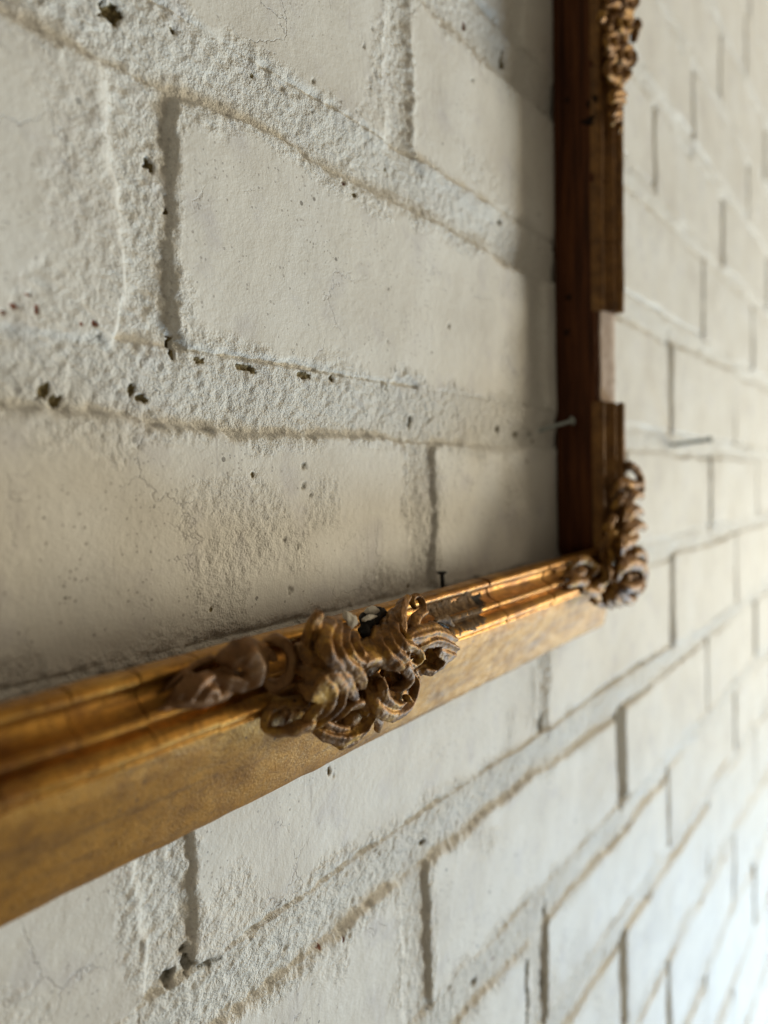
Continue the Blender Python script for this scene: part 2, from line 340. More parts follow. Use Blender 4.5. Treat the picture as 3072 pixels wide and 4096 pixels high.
for br in bricks:
    k, xa, xb, za, zb = br
    cx, cz = (xa+xb)/2, (za+zb)/2
    zz = max(.12, (min(max(xa, -.14), xb)-CP[0])*CF[0]+.145*CF[1])
    res = min(max(.0024*zz, .00048), .004)
    if xb < -.14 or xa > 1.15 or cz > .62*max(.3, xb)+.25 or cz < -.62*max(.3, xb)-.25: res = .006
    m = .0015
    nx = int((xb-xa+2*m)/res)+2; nz = int((zb-za+2*m)/res)+2
    gx, gz = np.meshgrid(np.linspace(xa-m, xb+m, nx), np.linspace(za-m, zb+m, nz), indexing='ij')
    x, z = gx.ravel(), gz.ravel()
    sd = sd_brick(x, z, br)
    grit = np.clip(.9*(1-sstep(.0, .007, sd+.004*vn(x*90, z*90, 44))), 0, 1)
    rough_patch = sstep(.25, .6, vn(x*30, z*30, 45)+.3*vn(x*120, z*120, 46))*.55
    grit = np.maximum(grit, rough_patch)
    grit = np.maximum(grit, .06)*(1-.7*sstep(.06, .32, x))
    hb = bedhalf(cx); pf = ((z > za+hb) & (z < zb-hb))*1.
    mq = mortar_q(x, z, sd, pf); q = smax(brick_q(x, z, sd, br), mq, .0006+.0009*(1-sstep(.1, .3, x)))
    q += np.clip(grit, .06, 1)*gritn(x, z) - .00012*(1-sstep(-.0012, .0015, sd))
    q, wear = apply_chips(x, z, q)
    edge = np.zeros((nx, nz), bool); edge[0] = edge[-1] = True; edge[:, 0] = edge[:, -1] = True
    keep = (sd > -.0024).reshape(nx, nz)
    V = np.stack([x-cx, -q, z-cz], 1)
    f = grid_faces(nx, nz, keep); used = np.unique(f); rem = np.full(len(x), -1); rem[used] = np.arange(len(used)); f = rem[f]
    V = V[used]; bnd = len(V)
    # side walls of the brick, buried in the mortar
    ed = np.concatenate([f[:, [0, 1]], f[:, [1, 2]], f[:, [2, 3]], f[:, [3, 0]]]); key = ed[:, 0].astype(np.int64)*bnd+ed[:, 1]; rk = ed[:, 1].astype(np.int64)*bnd+ed[:, 0]
    ed = ed[~np.isin(key, rk)]
    back = V.copy(); back[:, 1] = .05; ub = np.unique(ed); rb = np.full(bnd, -1); rb[ub] = np.arange(len(ub))+bnd
    V = np.concatenate([V, back[ub]]); f = np.concatenate([f, np.stack([ed[:, 1], ed[:, 0], rb[ed[:, 0]], rb[ed[:, 1]]], 1)])
    ix = np.concatenate([used, used[ub]])
    o = make('brick', V, f, PAINT, wall); o.location = (cx, 0, cz); attrs(o, wear[ix], grit[ix])
# mortar: one sheet of bed and perpend joints, cut away beneath the bricks
def steps(a, b, fn):
    v = [a]
    while v[-1] < b: v.append(v[-1]+fn(v[-1]))
    return np.array(v)
xs = steps(X0+.02, X1, lambda x: .004 if x < -.15 else (min(.0045, max(.0005, .0027*((x-CP[0])*CF[0]+.1)))))
mort_v, mort_f, base = [], [], 0
zs = steps(BEDS[0], BEDS[-1], lambda z: .00055 if -.13 < z < .21 else .0014)
gx, gz = np.meshgrid(xs, zs, indexing='ij'); x, z = gx.ravel(), gz.ravel()
maxsd = np.full(len(x), -1.); perp = np.zeros(len(x)); qbr = np.full(len(x), -.02)
ki = np.clip(np.searchsorted(BEDS, z)-1, 0, len(BEDS)-2)
for br in bricks:
    k, xa, xb, za, zb = br
    mi = np.nonzero((ki == k) & (x >= xa-.001) & (x <= xb+.001))[0]
    if len(mi):
        sdi = sd_brick(x[mi], z[mi], br); maxsd[mi] = np.maximum(maxsd[mi], sdi); qbr[mi] = np.maximum(qbr[mi], brick_q(x[mi], z[mi], sdi, br))
        hb = bedhalf((xa+xb)/2); inb = (z[mi] > za+hb) & (z[mi] < zb-hb)
        perp[mi] = np.maximum(perp[mi], inb*1.)
q = smax(mortar_q(x, z, maxsd, perp), qbr, .0006+.0009*(1-sstep(.1, .3, x))) + gritn(x, z) - .0003*sstep(-.0003, .003, maxsd)
q, wear = apply_chips(x, z, q)
keep = (maxsd < .0045).reshape(len(xs), len(zs))
f = grid_faces(len(xs), len(zs), keep)
used = np.unique(f); rem = np.full(len(x), -1); rem[used] = np.arange(len(used)); f = rem[f]
V = np.stack([x, -q, z], 1)[used]
mortar = make('mortar', V, f, PAINT, wall); attrs(mortar, wear[used], (1-.5*sstep(.06, .32, x))[used])
tag(mortar, kind='stuff')

# ------------------------------------------------------------------ the frame
XI, ZI, TILT = .140, -.0235, .0105      # the bottom member hangs a touch out of level
MM = .001
frame = empty('picture_frame', (XI, -.005, ZI))
tag(frame, 'old gilt picture frame corner with chipped leaf ornaments hung on the white brick wall', 'picture frame')
FO = np.array([XI, -.005, ZI])
def fmake(name, V, F, mat, parent=frame, smooth=True):
    return make(name, np.asarray(V)-FO, F, mat, parent, smooth)
MOULD = [(-.25, 19), (-.3, 21.5), (-.1, 23.2), (.6, 24.1), (1.3, 24.4), (2.0, 24.1), (2.5, 23.3), (2.9, 22.9), (3.6, 22.7), (4.6, 22.8), (5.6, 23.4), (6.5, 24.5), (7.1, 25.7), (7.25, 26.5), (7.7, 27.1), (8.4, 27.4), (9.0, 27.1), (9.4, 26.4),
         (9.8, 26.1), (10.1, 26.5), (10.4, 27.5), (11.0, 28.6), (11.8, 29.4), (12.7, 29.8), (13.3, 29.7), (13.6, 29.3), (13.9, 29.25), (14.2, 29.5), (14.7, 29.5), (15.0, 29.0), (15.15, 28.2), (15.3, 26.5), (15.4, 22), (15.4, 19)]
BANDP = [(15.0, 18), (15.2, 23.4), (15.6, 22.3), (16.4, 21.6), (18, 21.1), (20, 20.5), (22.5, 19.6), (26, 17.7), (32, 14.3), (38, 11.1), (43, 8.6), (45, 7.4), (45.7, 6.6), (46, 5.6), (45.9, 1.2), (15.2, 1.2)]
RAIL = [(.2, 1.2), (.0, 2), (0, 20.6), (3, 21.6), (15.1, 23.2), (15.1, 1.2)]
def dense(prof, n):
    P = np.array(prof, float); out = []
    for i in range(len(P)-1):
        for k in range(n): out.append(P[i]+(P[i+1]-P[i])*k/n)
    out.append(P[-1]); return np.array(out)
def sweep(name, prof, side, a0, a1, mat, res=.0012, jag=0, seed=0, wobble=.00008, parent=frame):
    """a0/a1: start and end along the member, as functions of (w,q) in mm giving metres"""
    P = dense(prof, 2) if len(prof) < 60 else np.array(prof)
    w, q = P[:, 0], P[:, 1]
    A0 = np.array([a0(a, b) for a, b in P]); A1 = np.array([a1(a, b) for a, b in P])
    n = max(2, int(abs((A1-A0).max())/res)+1)
    rows = []
    for i in range(n):
        t = i/(n-1); a = A0+(A1-A0)*t
        dq = wobble*vn(a*160, w*.35, seed)+wobble*1.5*vn(a*30, w*.1, seed+1)
        dw = wobble*vn(a*160, q*.35, seed+2)+wobble*2*vn(a*22, q*.1, seed+3)
        if side == 'bottom': rows.append(np.stack([a, -(q*MM+dq), ZI-w*MM-dw+(a-XI)*TILT], 1))
        else: rows.append(np.stack([XI+w*MM+dw, -(q*MM+dq), a], 1))
    V = np.concatenate(rows); m = len(P); F = []
    for i in range(n-1):
        for j in range(m):
            j2 = (j+1) % m; F.append((i*m+j, i*m+j2, (i+1)*m+j2, (i+1)*m+j))
    F.append(tuple(range(m))[::-1]); F.append(tuple((n-1)*m+j for j in range(m)))
    if side != 'bottom': F = [f_[::-1] for f_ in F]
    o = fmake(name, V, F, mat, parent)
    bm = bmesh.new(); bm.from_mesh(o.data); bmesh.ops.recalc_face_normals(bm, faces=bm.faces)
    for e in bm.edges:
        if len(e.link_faces) == 2 and e.calc_face_angle(0) > .9: e.smooth = False
    bm.to_mesh(o.data); bm.free(); return o
mit_b = lambda w, q: XI+w*MM-.00005
mit_s = lambda w, q: ZI-w*MM+.00005
LEFT, TOP = -.34, .46
RAILB = [(6, 1.2), (5.5, 2), (5.5, 19.2), (.4, 19.6), (.4, 20.6), (3, 21.6), (15.1, 23.2), (15.1, 1.2)]      # rabbet behind the sight edge
br_ = sweep('bottom_rail', RAILB, 'bottom', lambda w, q: LEFT, mit_b, WOODX, .004)
sr_ = sweep('side_rail', RAIL, 'side', mit_s, lambda w, q: TOP, WOOD, .004)
def corner_cut(w, q): return mit_b(w, q)-max(0, (w-42)/4.)**2*.0022     # the outer corner is worn round
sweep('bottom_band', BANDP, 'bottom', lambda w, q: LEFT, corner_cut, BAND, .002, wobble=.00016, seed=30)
sweep('side_band', BANDP, 'side', lambda w, q: mit_s(w, q)+max(0, (w-42)/4.)**2*.0022, lambda w, q: TOP, SHADEGILT, .003, seed=31)
def crack(p_top, p_bot, amp, seed, mid=None):
    xt = at(*p_top, .024)[0]; xb = at(*p_bot, .0295)[0]
    return lambda w, q: xt+(xb-xt)*np.clip(w/15, 0, 1)+amp*vn(w*.45+seed*7.1, 0., seed)+amp*.35*vn(w*1.7, 0., seed+5)
cracks = [((-120, 2890), (20, 3160), .0003, 1, .00012), ((285, 2760), (350, 3040), .0003, 2, .00028), ((560, 2700), (625, 2930), .0003, 3, .0003), ((800, 2640), (880, 2850), .0003, 4, .0002),
          ((1955, 2310), (2030, 2440), .0006, 5, .0011), ((2195, 2265), (2210, 2405), .0013, 6, .0016)]
start = lambda w, q: LEFT
for i, (a, b, amp, sd_, gap) in enumerate(cracks):
    c = crack(a, b, amp, sd_)
    w_gap = (lambda w, q, c=c, gap=gap: c(w, q)-gap*(.5+.5*max(0, 1-w/9) if gap < .0015 else .6))
    sweep('moulding_piece', MOULD, 'bottom', start, w_gap, GILT, seed=i*9)
    start = (lambda w, q, c=c, gap=gap: c(w, q)+gap*.5*(max(.25, 1-w/8) if gap < .0015 else .8))
sweep('moulding_piece', MOULD, 'bottom', start, mit_b, GILT, seed=70)
# side member: pieces between cracks, one length missing
def zpx(x, y, q=.03): return at(x, y, q)[2]
zl = [None, zpx(2500, 1612), zpx(2500, 1252), zpx(2500, 980), zpx(2500, 745), zpx(2500, 300)]
sweep('moulding_piece', MOULD, 'side', mit_s, lambda w, q: zl[1]-.0006*max(0, w-11)/4+.0007*vn(w*.9, 0., 3)+.0004*vn(w*3, 0., 4), SHADEGILT, seed=80)
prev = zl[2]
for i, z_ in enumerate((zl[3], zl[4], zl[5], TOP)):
    sweep('moulding_piece', MOULD, 'side', lambda w, q, p=prev: p+.00012+.0005*vn(w*.8, 0., 5), lambda w, q, z_=z_: z_-.00012+.0003*vn(w*.6, 0., 5), SHADEGILT, seed=90+i, wobble=.00018)
    prev = z_
# pale gesso bed bared where the length is missing
sweep('gesso_bed', [(3.0, 21.0), (3.1, 22.6), (8, 23.2), (15.2, 24.7), (15.6, 24.5), (15.6, 23), (15, 21)], 'side', lambda w, q: zl[1]-.001, lambda w, q: zl[2]+.001, GESSO, seed=99, wobble=.00025)
# knots and stains in the side rail's inner face, thin discs set just proud of the wood
def blob_disc(name, px, py, ry, rz, mat):
    # lies on plane x = XI
    d = CF+(px-W0/2)/FPX*CR-(py-H0/2)/FPX*CU; t = (XI-CP[0])/d[0]; c = CP+t*d
    V = [(XI-.0005, c[1], c[2])]; n = 22
    for i in range(n):
        a = i*2*math.pi/n; r = 1+.28*math.sin(a*3+1)+.15*math.sin(a*5)
        V.append((XI-.00035, c[1]+ry*r*math.cos(a), c[2]+rz*r*math.sin(a)))
    for i in range(n):
        v = V[1+i]; V.append((XI+.0004, v[1], v[2]))
    F = [(0, 1+i, 1+(i+1) % n) for i in range(n)]+[(1+i, 1+n+i, 1+n+(i+1) % n, 1+(i+1) % n) for i in range(n)]
    fmake(name, V, F, mat)
blob_disc('wood_knot', 2372, 420, .0022, .0045, KNOT); blob_disc('wood_knot', 2355, 485, .003, .002, KNOT); blob_disc('wood_knot', 2385, 830, .0008, .0025, KNOT)
blob_disc('wood_knot', 2270, 400, .0009, .0012, KNOT); blob_disc('wood_knot', 2268, 1330, .0012, .0016, KNOT); blob_disc('wood_knot', 2275, 1190, .0014, .0014, KNOT)

# ------------------------------------------------------------------ carved ornaments
def spline(P, n):
    P = np.array(P, float)
    if len(P) < 3: return np.array([P[0]+(P[-1]-P[0])*t for t in np.linspace(0, 1, n)])
    Q = np.vstack([2*P[0]-P[1], P, 2*P[-1]-P[-2]]); out = []
    for u in np.linspace(0, len(P)-1-1e-6, n):
        i = int(u); t = u-i; a, b, c, d = Q[i:i+4]
        out.append(.5*((2*b)+(-a+c)*t+(2*a-5*b+4*c-d)*t*t+(-a+3*b-3*c+d)*t**3))
    return np.array(out)
class Carve:
    def __init__(s): s.V = []; s.F = []; s.n = 0
    def add(s, V, F):
        s.V.append(np.asarray(V)); s.F += [tuple(i+s.n for i in f) for f in F]; s.n += len(V)
    def leaf(s, pts, hw, th=.0011, ribs=None, rib=.00022, cup=0., tip=True, nrm=(0.25, -1, .1), m=26, n=None):
        """a thick, optionally ribbed and cupped strip along pts (metres), half widths hw (metres)"""
        if ribs is None: ribs = 0
        n = n or max(10, 7*len(pts)); C = spline(pts, n); hw = [h*GROW for h in hw]; th *= GROW
        H = np.interp(np.linspace(0, 1, n), np.linspace(0, 1, len(hw)), hw)
        if tip: H = H*np.sqrt(np.clip(np.minimum(np.linspace(0.08, 8, n), np.linspace(8, .08, n)), 0, 1))
        if max(hw) > .0016: H = H*(1-.13*np.abs(np.sin(np.linspace(.3, math.pi*len(pts)*.8, n))))
        T = np.gradient(C, axis=0); T /= np.linalg.norm(T, axis=1)[:, None]+1e-12
        Nn = np.array(nrm, float); rows = []
        for i in range(n):
            side = np.cross(T[i], Nn); l = np.linalg.norm(side)
            side = side/l if l > 1e-6 else np.array([1., 0, 0]); up = np.cross(side, T[i]); 
            if up@Nn < 0: up = -up
            a = np.arange(m)*2*math.pi/m; c = np.cos(a); sn = np.sin(a)
            k = min(1, H[i]/max(hw))
            off = th*np.sign(sn)*(1-np.abs(c)**1.6)*(.5+.5*k) + cup*H[i]*(c*c)
            if ribs: off = off+rib*k*np.cos(ribs*math.pi*c)*(sn > -.2)
            rows.append(C[i]+np.outer(c*H[i], side)+np.outer(off, up))
        V = np.concatenate(rows); F = []
        for i in range(n-1):
            for j in range(m): j2 = (j+1) % m; F.append((i*m+j, i*m+j2, (i+1)*m+j2, (i+1)*m+j))
        F.append(tuple(range(m))[::-1]); F.append(tuple((n-1)*m+j for j in range(m)))
        s.add(V, F)
    def ball(s, c, r, rot=0, k=12):
        V = []; F = []
        for i in range(k+1):
            ph = math.pi*i/k
            for j in range(k*2):
                th = math.pi*j/k
                v = np.array([r[0]*math.sin(ph)*math.cos(th), r[1]*math.cos(ph), r[2]*math.sin(ph)*math.sin(th)])
                cr, sr = math.cos(rot), math.sin(rot)
                V.append(np.array(c)+(v[0]*cr-v[2]*sr, v[1], v[0]*sr+v[2]*cr))
        m = k*2
        for i in range(k):
            for j in range(m): F.append((i*m+j, i*m+(j+1) % m, (i+1)*m+(j+1) % m, (i+1)*m+j))
        s.add(V, F)
    def build(s, name, mat, voxel=.00035, smooth=2, parent=frame, rough=.00012, label=None):
        me = bpy.data.meshes.new(name); V = np.concatenate(s.V)-FO
        me.from_pydata([tuple(v) for v in V*100], [], s.F)
        bm = bmesh.new(); bm.from_mesh(me); bmesh.ops.recalc_face_normals(bm, faces=bm.faces); bm.to_mesh(me); bm.free()
        tmp = bpy.data.objects.new(name, me); COL.objects.link(tmp)
        r = tmp.modifiers.new('r', 'REMESH'); r.mode = 'VOXEL'; r.voxel_size = voxel*100; r.adaptivity = 0
        if smooth: sm = tmp.modifiers.new('s', 'SMOOTH'); sm.iterations = smooth; sm.factor = .5
        dg = bpy.context.evaluated_depsgraph_get(); ev = tmp.evaluated_get(dg)
        m2 = bpy.data.meshes.new_from_object(ev); bpy.data.objects.remove(tmp)
        co = np.empty(len(m2.vertices)*3, np.float32); m2.vertices.foreach_get('co', co); co = co.reshape(-1, 3)/100
        nr = np.empty(len(m2.vertices)*3, np.float32); m2.vertices.foreach_get('normal', nr); nr = nr.reshape(-1, 3)
        d = vn(co[:, 0]*450, co[:, 1]*450, 7, co[:, 2]*450)*.6+vn(co[:, 0]*1100, co[:, 1]*1100, 8, co[:, 2]*1100)*.4
        co = co+nr*(d*rough)[:, None]
        m2.vertices.foreach_set('co', co.astype(np.float32).ravel()); m2.materials.clear(); m2.materials.append(mat)
        m2.polygons.foreach_set('use_smooth', [True]*len(m2.polygons)); m2.name = name; m2.update()
        o = bpy.data.objects.new(name, m2); COL.objects.link(o); o.parent = parent
        if label: o['label'] = label
        return o
def c1(x, y, q): return at(900+x*.6028, 2200+y*.6028, q*MM)
GROW = 1.22
U1 = 1/24.*MM                                # crop pixel to metres on the centre ornament
def L(cv, pts, hw, conv=c1, u=U1, **k): cv.leaf([conv(*p) for p in pts], [h*u for h in hw], **k)

A = Carve()
# horn leaf and left fan
L(A, [(545, 690, 31), (560, 580, 34), (595, 470, 37), (632, 398, 38)], [70, 78, 60, 26], th=.0016, cup=.25)
L(A, [(700, 455, 33), (655, 560, 38), (668, 680, 40), (760, 800, 39)], [40, 44, 46, 40], th=.0019)
L(A, [(745, 470, 33), (722, 590, 37.5), (755, 700, 39.5), (860, 800, 39), (900, 880, 37)], [34, 36, 40, 40, 20], th=.0017)
L(A, [(800, 490, 32.5), (782, 600, 37), (830, 700, 39), (930, 770, 38)], [30, 34, 38, 36], th=.0016)
L(A, [(850, 540, 32.5), (856, 620, 36), (905, 700, 38), (1000, 765, 37)], [28, 30, 34, 34], th=.0015)
L(A, [(470, 650, 31), (540, 690, 34.5), (620, 720, 36)], [50, 60, 45], th=.0018)
L(A, [(505, 735, 30), (580, 740, 36), (660, 770, 37)], [40, 45, 30], th=.0014)
# lower lip of the left shell, three pointed lobes
L(A, [(720, 780, 38), (790, 860, 38), (870, 995, 34)], [60, 72, 18], th=.0016, ribs=3)
L(A, [(830, 760, 38), (890, 830, 38), (905, 920, 36)], [48, 46, 20], th=.0015, ribs=2)
L(A, [(905, 770, 38), (920, 745, 39), (985, 720, 38.5), (1035, 760, 37.5)], [30, 34, 40, 26], th=.0015)
# right fan sweeping down to the hook
L(A, [(1115, 395, 33), (1105, 520, 37), (1165, 620, 39.5), (1255, 650, 40)], [36, 42, 46, 36], th=.0018)
L(A, [(1060, 450, 33), (1060, 570, 37), (1120, 670, 39.5), (1200, 735, 40)], [32, 36, 42, 36], th=.0017)
L(A, [(1000, 500, 33), (1005, 610, 37), (1070, 700, 39), (1170, 790, 40)], [30, 34, 40, 38], th=.0017)
L(A, [(945, 570, 33), (955, 660, 36.5), (1020, 725, 38), (1110, 790, 38)], [28, 34, 38, 30], th=.0016)
L(A, [(900, 600, 32), (920, 680, 36), (960, 730, 37)], [24, 30, 28], th=.0014)
# curls at the upper right
L(A, [(1170, 560, 38), (1160, 430, 36.5), (1180, 350, 34.5), (1220, 300, 33)], [44, 42, 36, 16], th=.0016, cup=.5)
L(A, [(1235, 470, 36), (1300, 430, 35), (1312, 360, 34), (1275, 305, 33), (1240, 330, 33), (1262, 395, 33.5)], [26, 26, 22, 20, 16, 12], th=.0010)
L(A, [(1235, 540, 38), (1260, 460, 36.5), (1330, 400, 34)], [40, 44, 22], th=.0015)
# right leaf tip with lobes
L(A, [(1190, 590, 39), (1300, 560, 38.5), (1400, 545, 37), (1530, 600, 34)], [52, 62, 60, 34], th=.0018, ribs=3, rib=.0003)
L(A, [(1280, 640, 39), (1400, 600, 38), (1545, 660, 33.5)], [34, 42, 22], th=.0015, ribs=2)
L(A, [(1400, 660, 36), (1470, 690, 35), (1520, 700, 33)], [46, 54, 26], th=.0014, ribs=2)
L(A, [(1390, 780, 33), (1440, 740, 34), (1480, 690, 34)], [44, 46, 40], th=.0014, ribs=2)
L(A, [(1300, 795, 32), (1370, 800, 32.5), (1420, 760, 33)], [26, 34, 26], th=.0014)
# eye
L(A, [(1225, 650, 40), (1275, 665, 40), (1290, 715, 39.5), (1250, 765, 39), (1205, 735, 39.5), (1205, 680, 40), (1235, 650, 40)], [20, 24, 24, 20, 16, 16, 18], th=.0012, tip=False)
# hook scroll
L(A, [(1040, 760, 36), (1105, 735, 38), (1180, 765, 39), (1215, 840, 38), (1170, 905, 37), (1080, 912, 35)], [20, 36, 44, 46, 36, 18], th=.0017)
L(A, [(1035, 830, 33), (1080, 800, 34), (1130, 850, 34.5), (1110, 900, 34)], [26, 40, 40, 24], th=.0012, cup=.6)
# lower C scroll and cup
L(A, [(940, 850, 33), (965, 960, 35), (1010, 1050, 35.5), (1100, 1090, 35), (1190, 1060, 34), (1245, 980, 33.5), (1262, 880, 33), (1240, 830, 33)], [34, 46, 50, 46, 34, 28, 24, 14], th=.0017)
L(A, [(1010, 850, 36), (1040, 920, 37), (1065, 985, 36.5), (1130, 1030, 35.5), (1190, 1010, 34.5)], [40, 44, 36, 28, 18], th=.0016)
L(A, [(1195, 960, 33.5), (1215, 1010, 33.5), (1190, 1055, 33)], [18, 24, 16], th=.0012)
L(A, [(1240, 790, 33), (1265, 860, 31.5), (1255, 950, 30.5)], [28, 34, 26], th=.0012, ribs=2)
# big lower left leaf with folds
L(A, [(470, 800, 33), (560, 800, 36), (700, 830, 38.5), (770, 910, 38), (755, 1020, 37), (650, 1120, 35), (560, 1175, 33)], [40, 60, 46, 34, 34, 32, 20], th=.0018)
L(A, [(520, 860, 34), (620, 850, 37.5), (700, 930, 38), (690, 1020, 37), (600, 1120, 35)], [60, 60, 38, 36, 30], th=.0017)
L(A, [(480, 900, 33), (580, 920, 36.5), (640, 980, 36.5), (600, 1060, 35.5), (520, 1130, 34)], [60, 66, 44, 42, 34], th=.0016)
L(A, [(250, 1195, 30), (360, 1205, 32), (480, 1180, 34), (590, 1140, 35)], [16, 30, 44, 44], th=.0015)
L(A, [(250, 1190, 30), (265, 1100, 30), (330, 1030, 30), (450, 1010, 31), (560, 1010, 33)], [18, 26, 30, 34, 40], th=.0012)
L(A, [(275, 1010, 28), (320, 1000, 29), (380, 1010, 30)], [26, 30, 20], th=.0010)
# bottom scroll: crescent and bud
L(A, [(545, 1165, 30), (650, 1225, 30.5), (780, 1245, 31), (900, 1195, 32), (965, 1090, 33), (960, 980, 34), (915, 900, 35)], [18, 34, 44, 40, 34, 30, 20], th=.0016, ribs=2, rib=.0003)
L(A, [(690, 1255, 26), (770, 1285, 26.5), (860, 1260, 27), (940, 1190, 28)], [20, 34, 34, 20], th=.0012)
A.ball(c1(830, 1095, 30), (.0042, .0030, .0033), .4)
L(A, [(700, 1130, 30), (790, 1050, 33), (870, 1010, 34), (930, 1040, 33.5), (925, 1110, 33)], [20, 42, 40, 30, 18], th=.0015)
L(A, [(640, 1130, 31), (720, 1170, 31), (820, 1190, 31.5)], [20, 26, 20], th=.0010)
# little leaf at the foot
L(A, [(965, 1090, 31), (1020, 1130, 29.5), (1010, 1210, 27)], [30, 38, 16], th=.0013, cup=.3)
L(A, [(1020, 1110, 29), (1060, 1098, 28.5), (1110, 1100, 28)], [12, 15, 8], th=.0008)
# core joining the leaves
for x_, y_2, q_, r in ((1400, 620, 29.5, 3.4), (1450, 690, 29, 3), (1150, 820, 30, 3.6), (1120, 960, 28, 3.8), (1180, 920, 27, 3.2), (1040, 1000, 28, 3.8), (430, 1110, 26, 3.4), (520, 1060, 27.5, 4.2), (700, 1120, 27, 4), (850, 1180, 26, 3.4), (920, 1000, 29, 4), (340, 1120, 25.5, 2.4), (620, 760, 31, 4.2), (760, 700, 32.5, 4.2), (950, 730, 32, 4), (1110, 690, 33, 4.2), (1270, 600, 32.5, 3.8), (600, 960, 31, 3.8), (1370, 640, 30, 3), (990, 900, 30, 3.2), (760, 930, 31, 3.6), (1060, 560, 31, 3.4), (800, 620, 31, 3.2)):
    A.ball(c1(x_, y_2, q_), (r*1.35*MM, r*.8*MM, r*1.05*MM))
L(A, [(262, 1140, 28.5), (400, 1110, 29), (580, 1060, 30.5)], [44, 92, 100], th=.0014, ribs=0)
L(A, [(1340, 720, 31), (1420, 690, 32.5), (1520, 680, 32.5)], [50, 76, 40], th=.0016, ribs=3)
L(A, [(1230, 800, 30.5), (1300, 780, 31), (1380, 770, 31.5)], [40, 50, 40], th=.0014)
L(A, [(600, 1150, 29.5), (760, 1190, 29.5), (900, 1130, 30)], [30, 70, 50], th=.0014)
L(A, [(980, 920, 30), (1060, 1000, 30.5), (1180, 980, 30)], [60, 80, 60], th=.0012)
A.build('acanthus_ornament', BRONZE, .00028, 1, rough=.00028)

# broken hollow in the top of the ornament: black lumps painted for its shade, with white gesso crumbs
B = Carve()
L(B, [(900, 430, 31.2), (960, 480, 32.6), (1020, 440, 31.8), (1075, 415, 31)], [60, 74, 60, 30], th=.0011)
L(B, [(900, 500, 32), (935, 560, 33.5), (950, 610, 34)], [40, 40, 24], th=.0012)
B.build('broken_core', BLACK, .0003, 1, rough=.0004)
B = Carve()
L(B, [(790, 430, 31.4), (835, 460, 34.2), (860, 490, 34.4)], [38, 56, 40], th=.0009); B.build('gesso_chip', CHALK, .0003, 0, rough=.00035)
B = Carve(); L(B, [(910, 470, 33.9), (960, 445, 34.2), (1010, 440, 33.6)], [12, 16, 10], th=.0006); B.build('gesso_chip', CHALK, .00022, 0, rough=.0003)
B = Carve(); L(B, [(935, 410, 32.6), (980, 400, 32.8), (1015, 405, 32.4)], [20, 26, 16], th=.0008); B.build('gesso_chip', CHALK, .00025, 0, rough=.0003)

# leaf spray lying in the cove to the left, smooth dark gilt
B = Carve()
L(B, [(250, 600, 29), (340, 595, 30.5), (415, 640, 31.5), (445, 740, 32), (415, 850, 31.5), (330, 900, 30), (240, 860, 29)], [26, 34, 34, 34, 36, 40, 30], th=.0014)
L(B, [(225, 610, 29.5), (260, 660, 30.5), (310, 700, 30.5), (330, 740, 30)], [20, 24, 24, 16], th=.0010)
L(B, [(-20, 690, 27), (60, 690, 29.5), (150, 680, 31), (200, 760, 31), (190, 850, 30), (120, 900, 28.5)], [50, 70, 70, 66, 60, 30], th=.0022)
L(B, [(60, 640, 27), (150, 620, 29), (230, 660, 30), (250, 760, 30), (240, 860, 29)], [30, 36, 34, 36, 26], th=.0014)
L(B, [(-120, 850, 27), (20, 850, 28.5), (120, 880, 29), (220, 880, 29)], [30, 54, 50, 30], th=.0016, ribs=2)
def c2(x, y, q): return at(x*.6631, 2500+y*.6631, q*MM)
U2 = .6631/17.5*MM
K = dict(conv=c2, u=U2)
L(B, [(1010, 480, 25), (1080, 400, 27), (1150, 320, 27.5), (1110, 290, 26.5)], [16, 34, 28, 14], th=.0012, **K)
L(B, [(1100, 470, 26.5), (1170, 380, 28.5), (1220, 330, 28.5), (1280, 300, 28)], [24, 44, 40, 30], th=.0015, **K)
L(B, [(1180, 470, 27), (1240, 400, 29), (1290, 400, 29), (1290, 460, 28)], [24, 34, 30, 18], th=.0013, **K)
L(B, [(970, 500, 25.5), (1100, 470, 27), (1250, 450, 28), (1400, 400, 28)], [18, 34, 38, 40], th=.0011, **K)
L(B, [(980, 400, 23.5), (1060, 330, 24.5), (1180, 240, 25), (1300, 190, 26)], [10, 18, 20, 26], th=.0008, **K)
L(B, [(930, 520, 26), (990, 505, 26.5), (1030, 500, 26.5)], [8, 14, 8], th=.0007, **K)
L(B, [(1300, 210, 27), (1400, 190, 29.5), (1500, 230, 30.5), (1510, 330, 30)], [40, 56, 54, 40], th=.0016, **K)
B.build('leaf_spray', DULL, .00034, 3, rough=.00006)

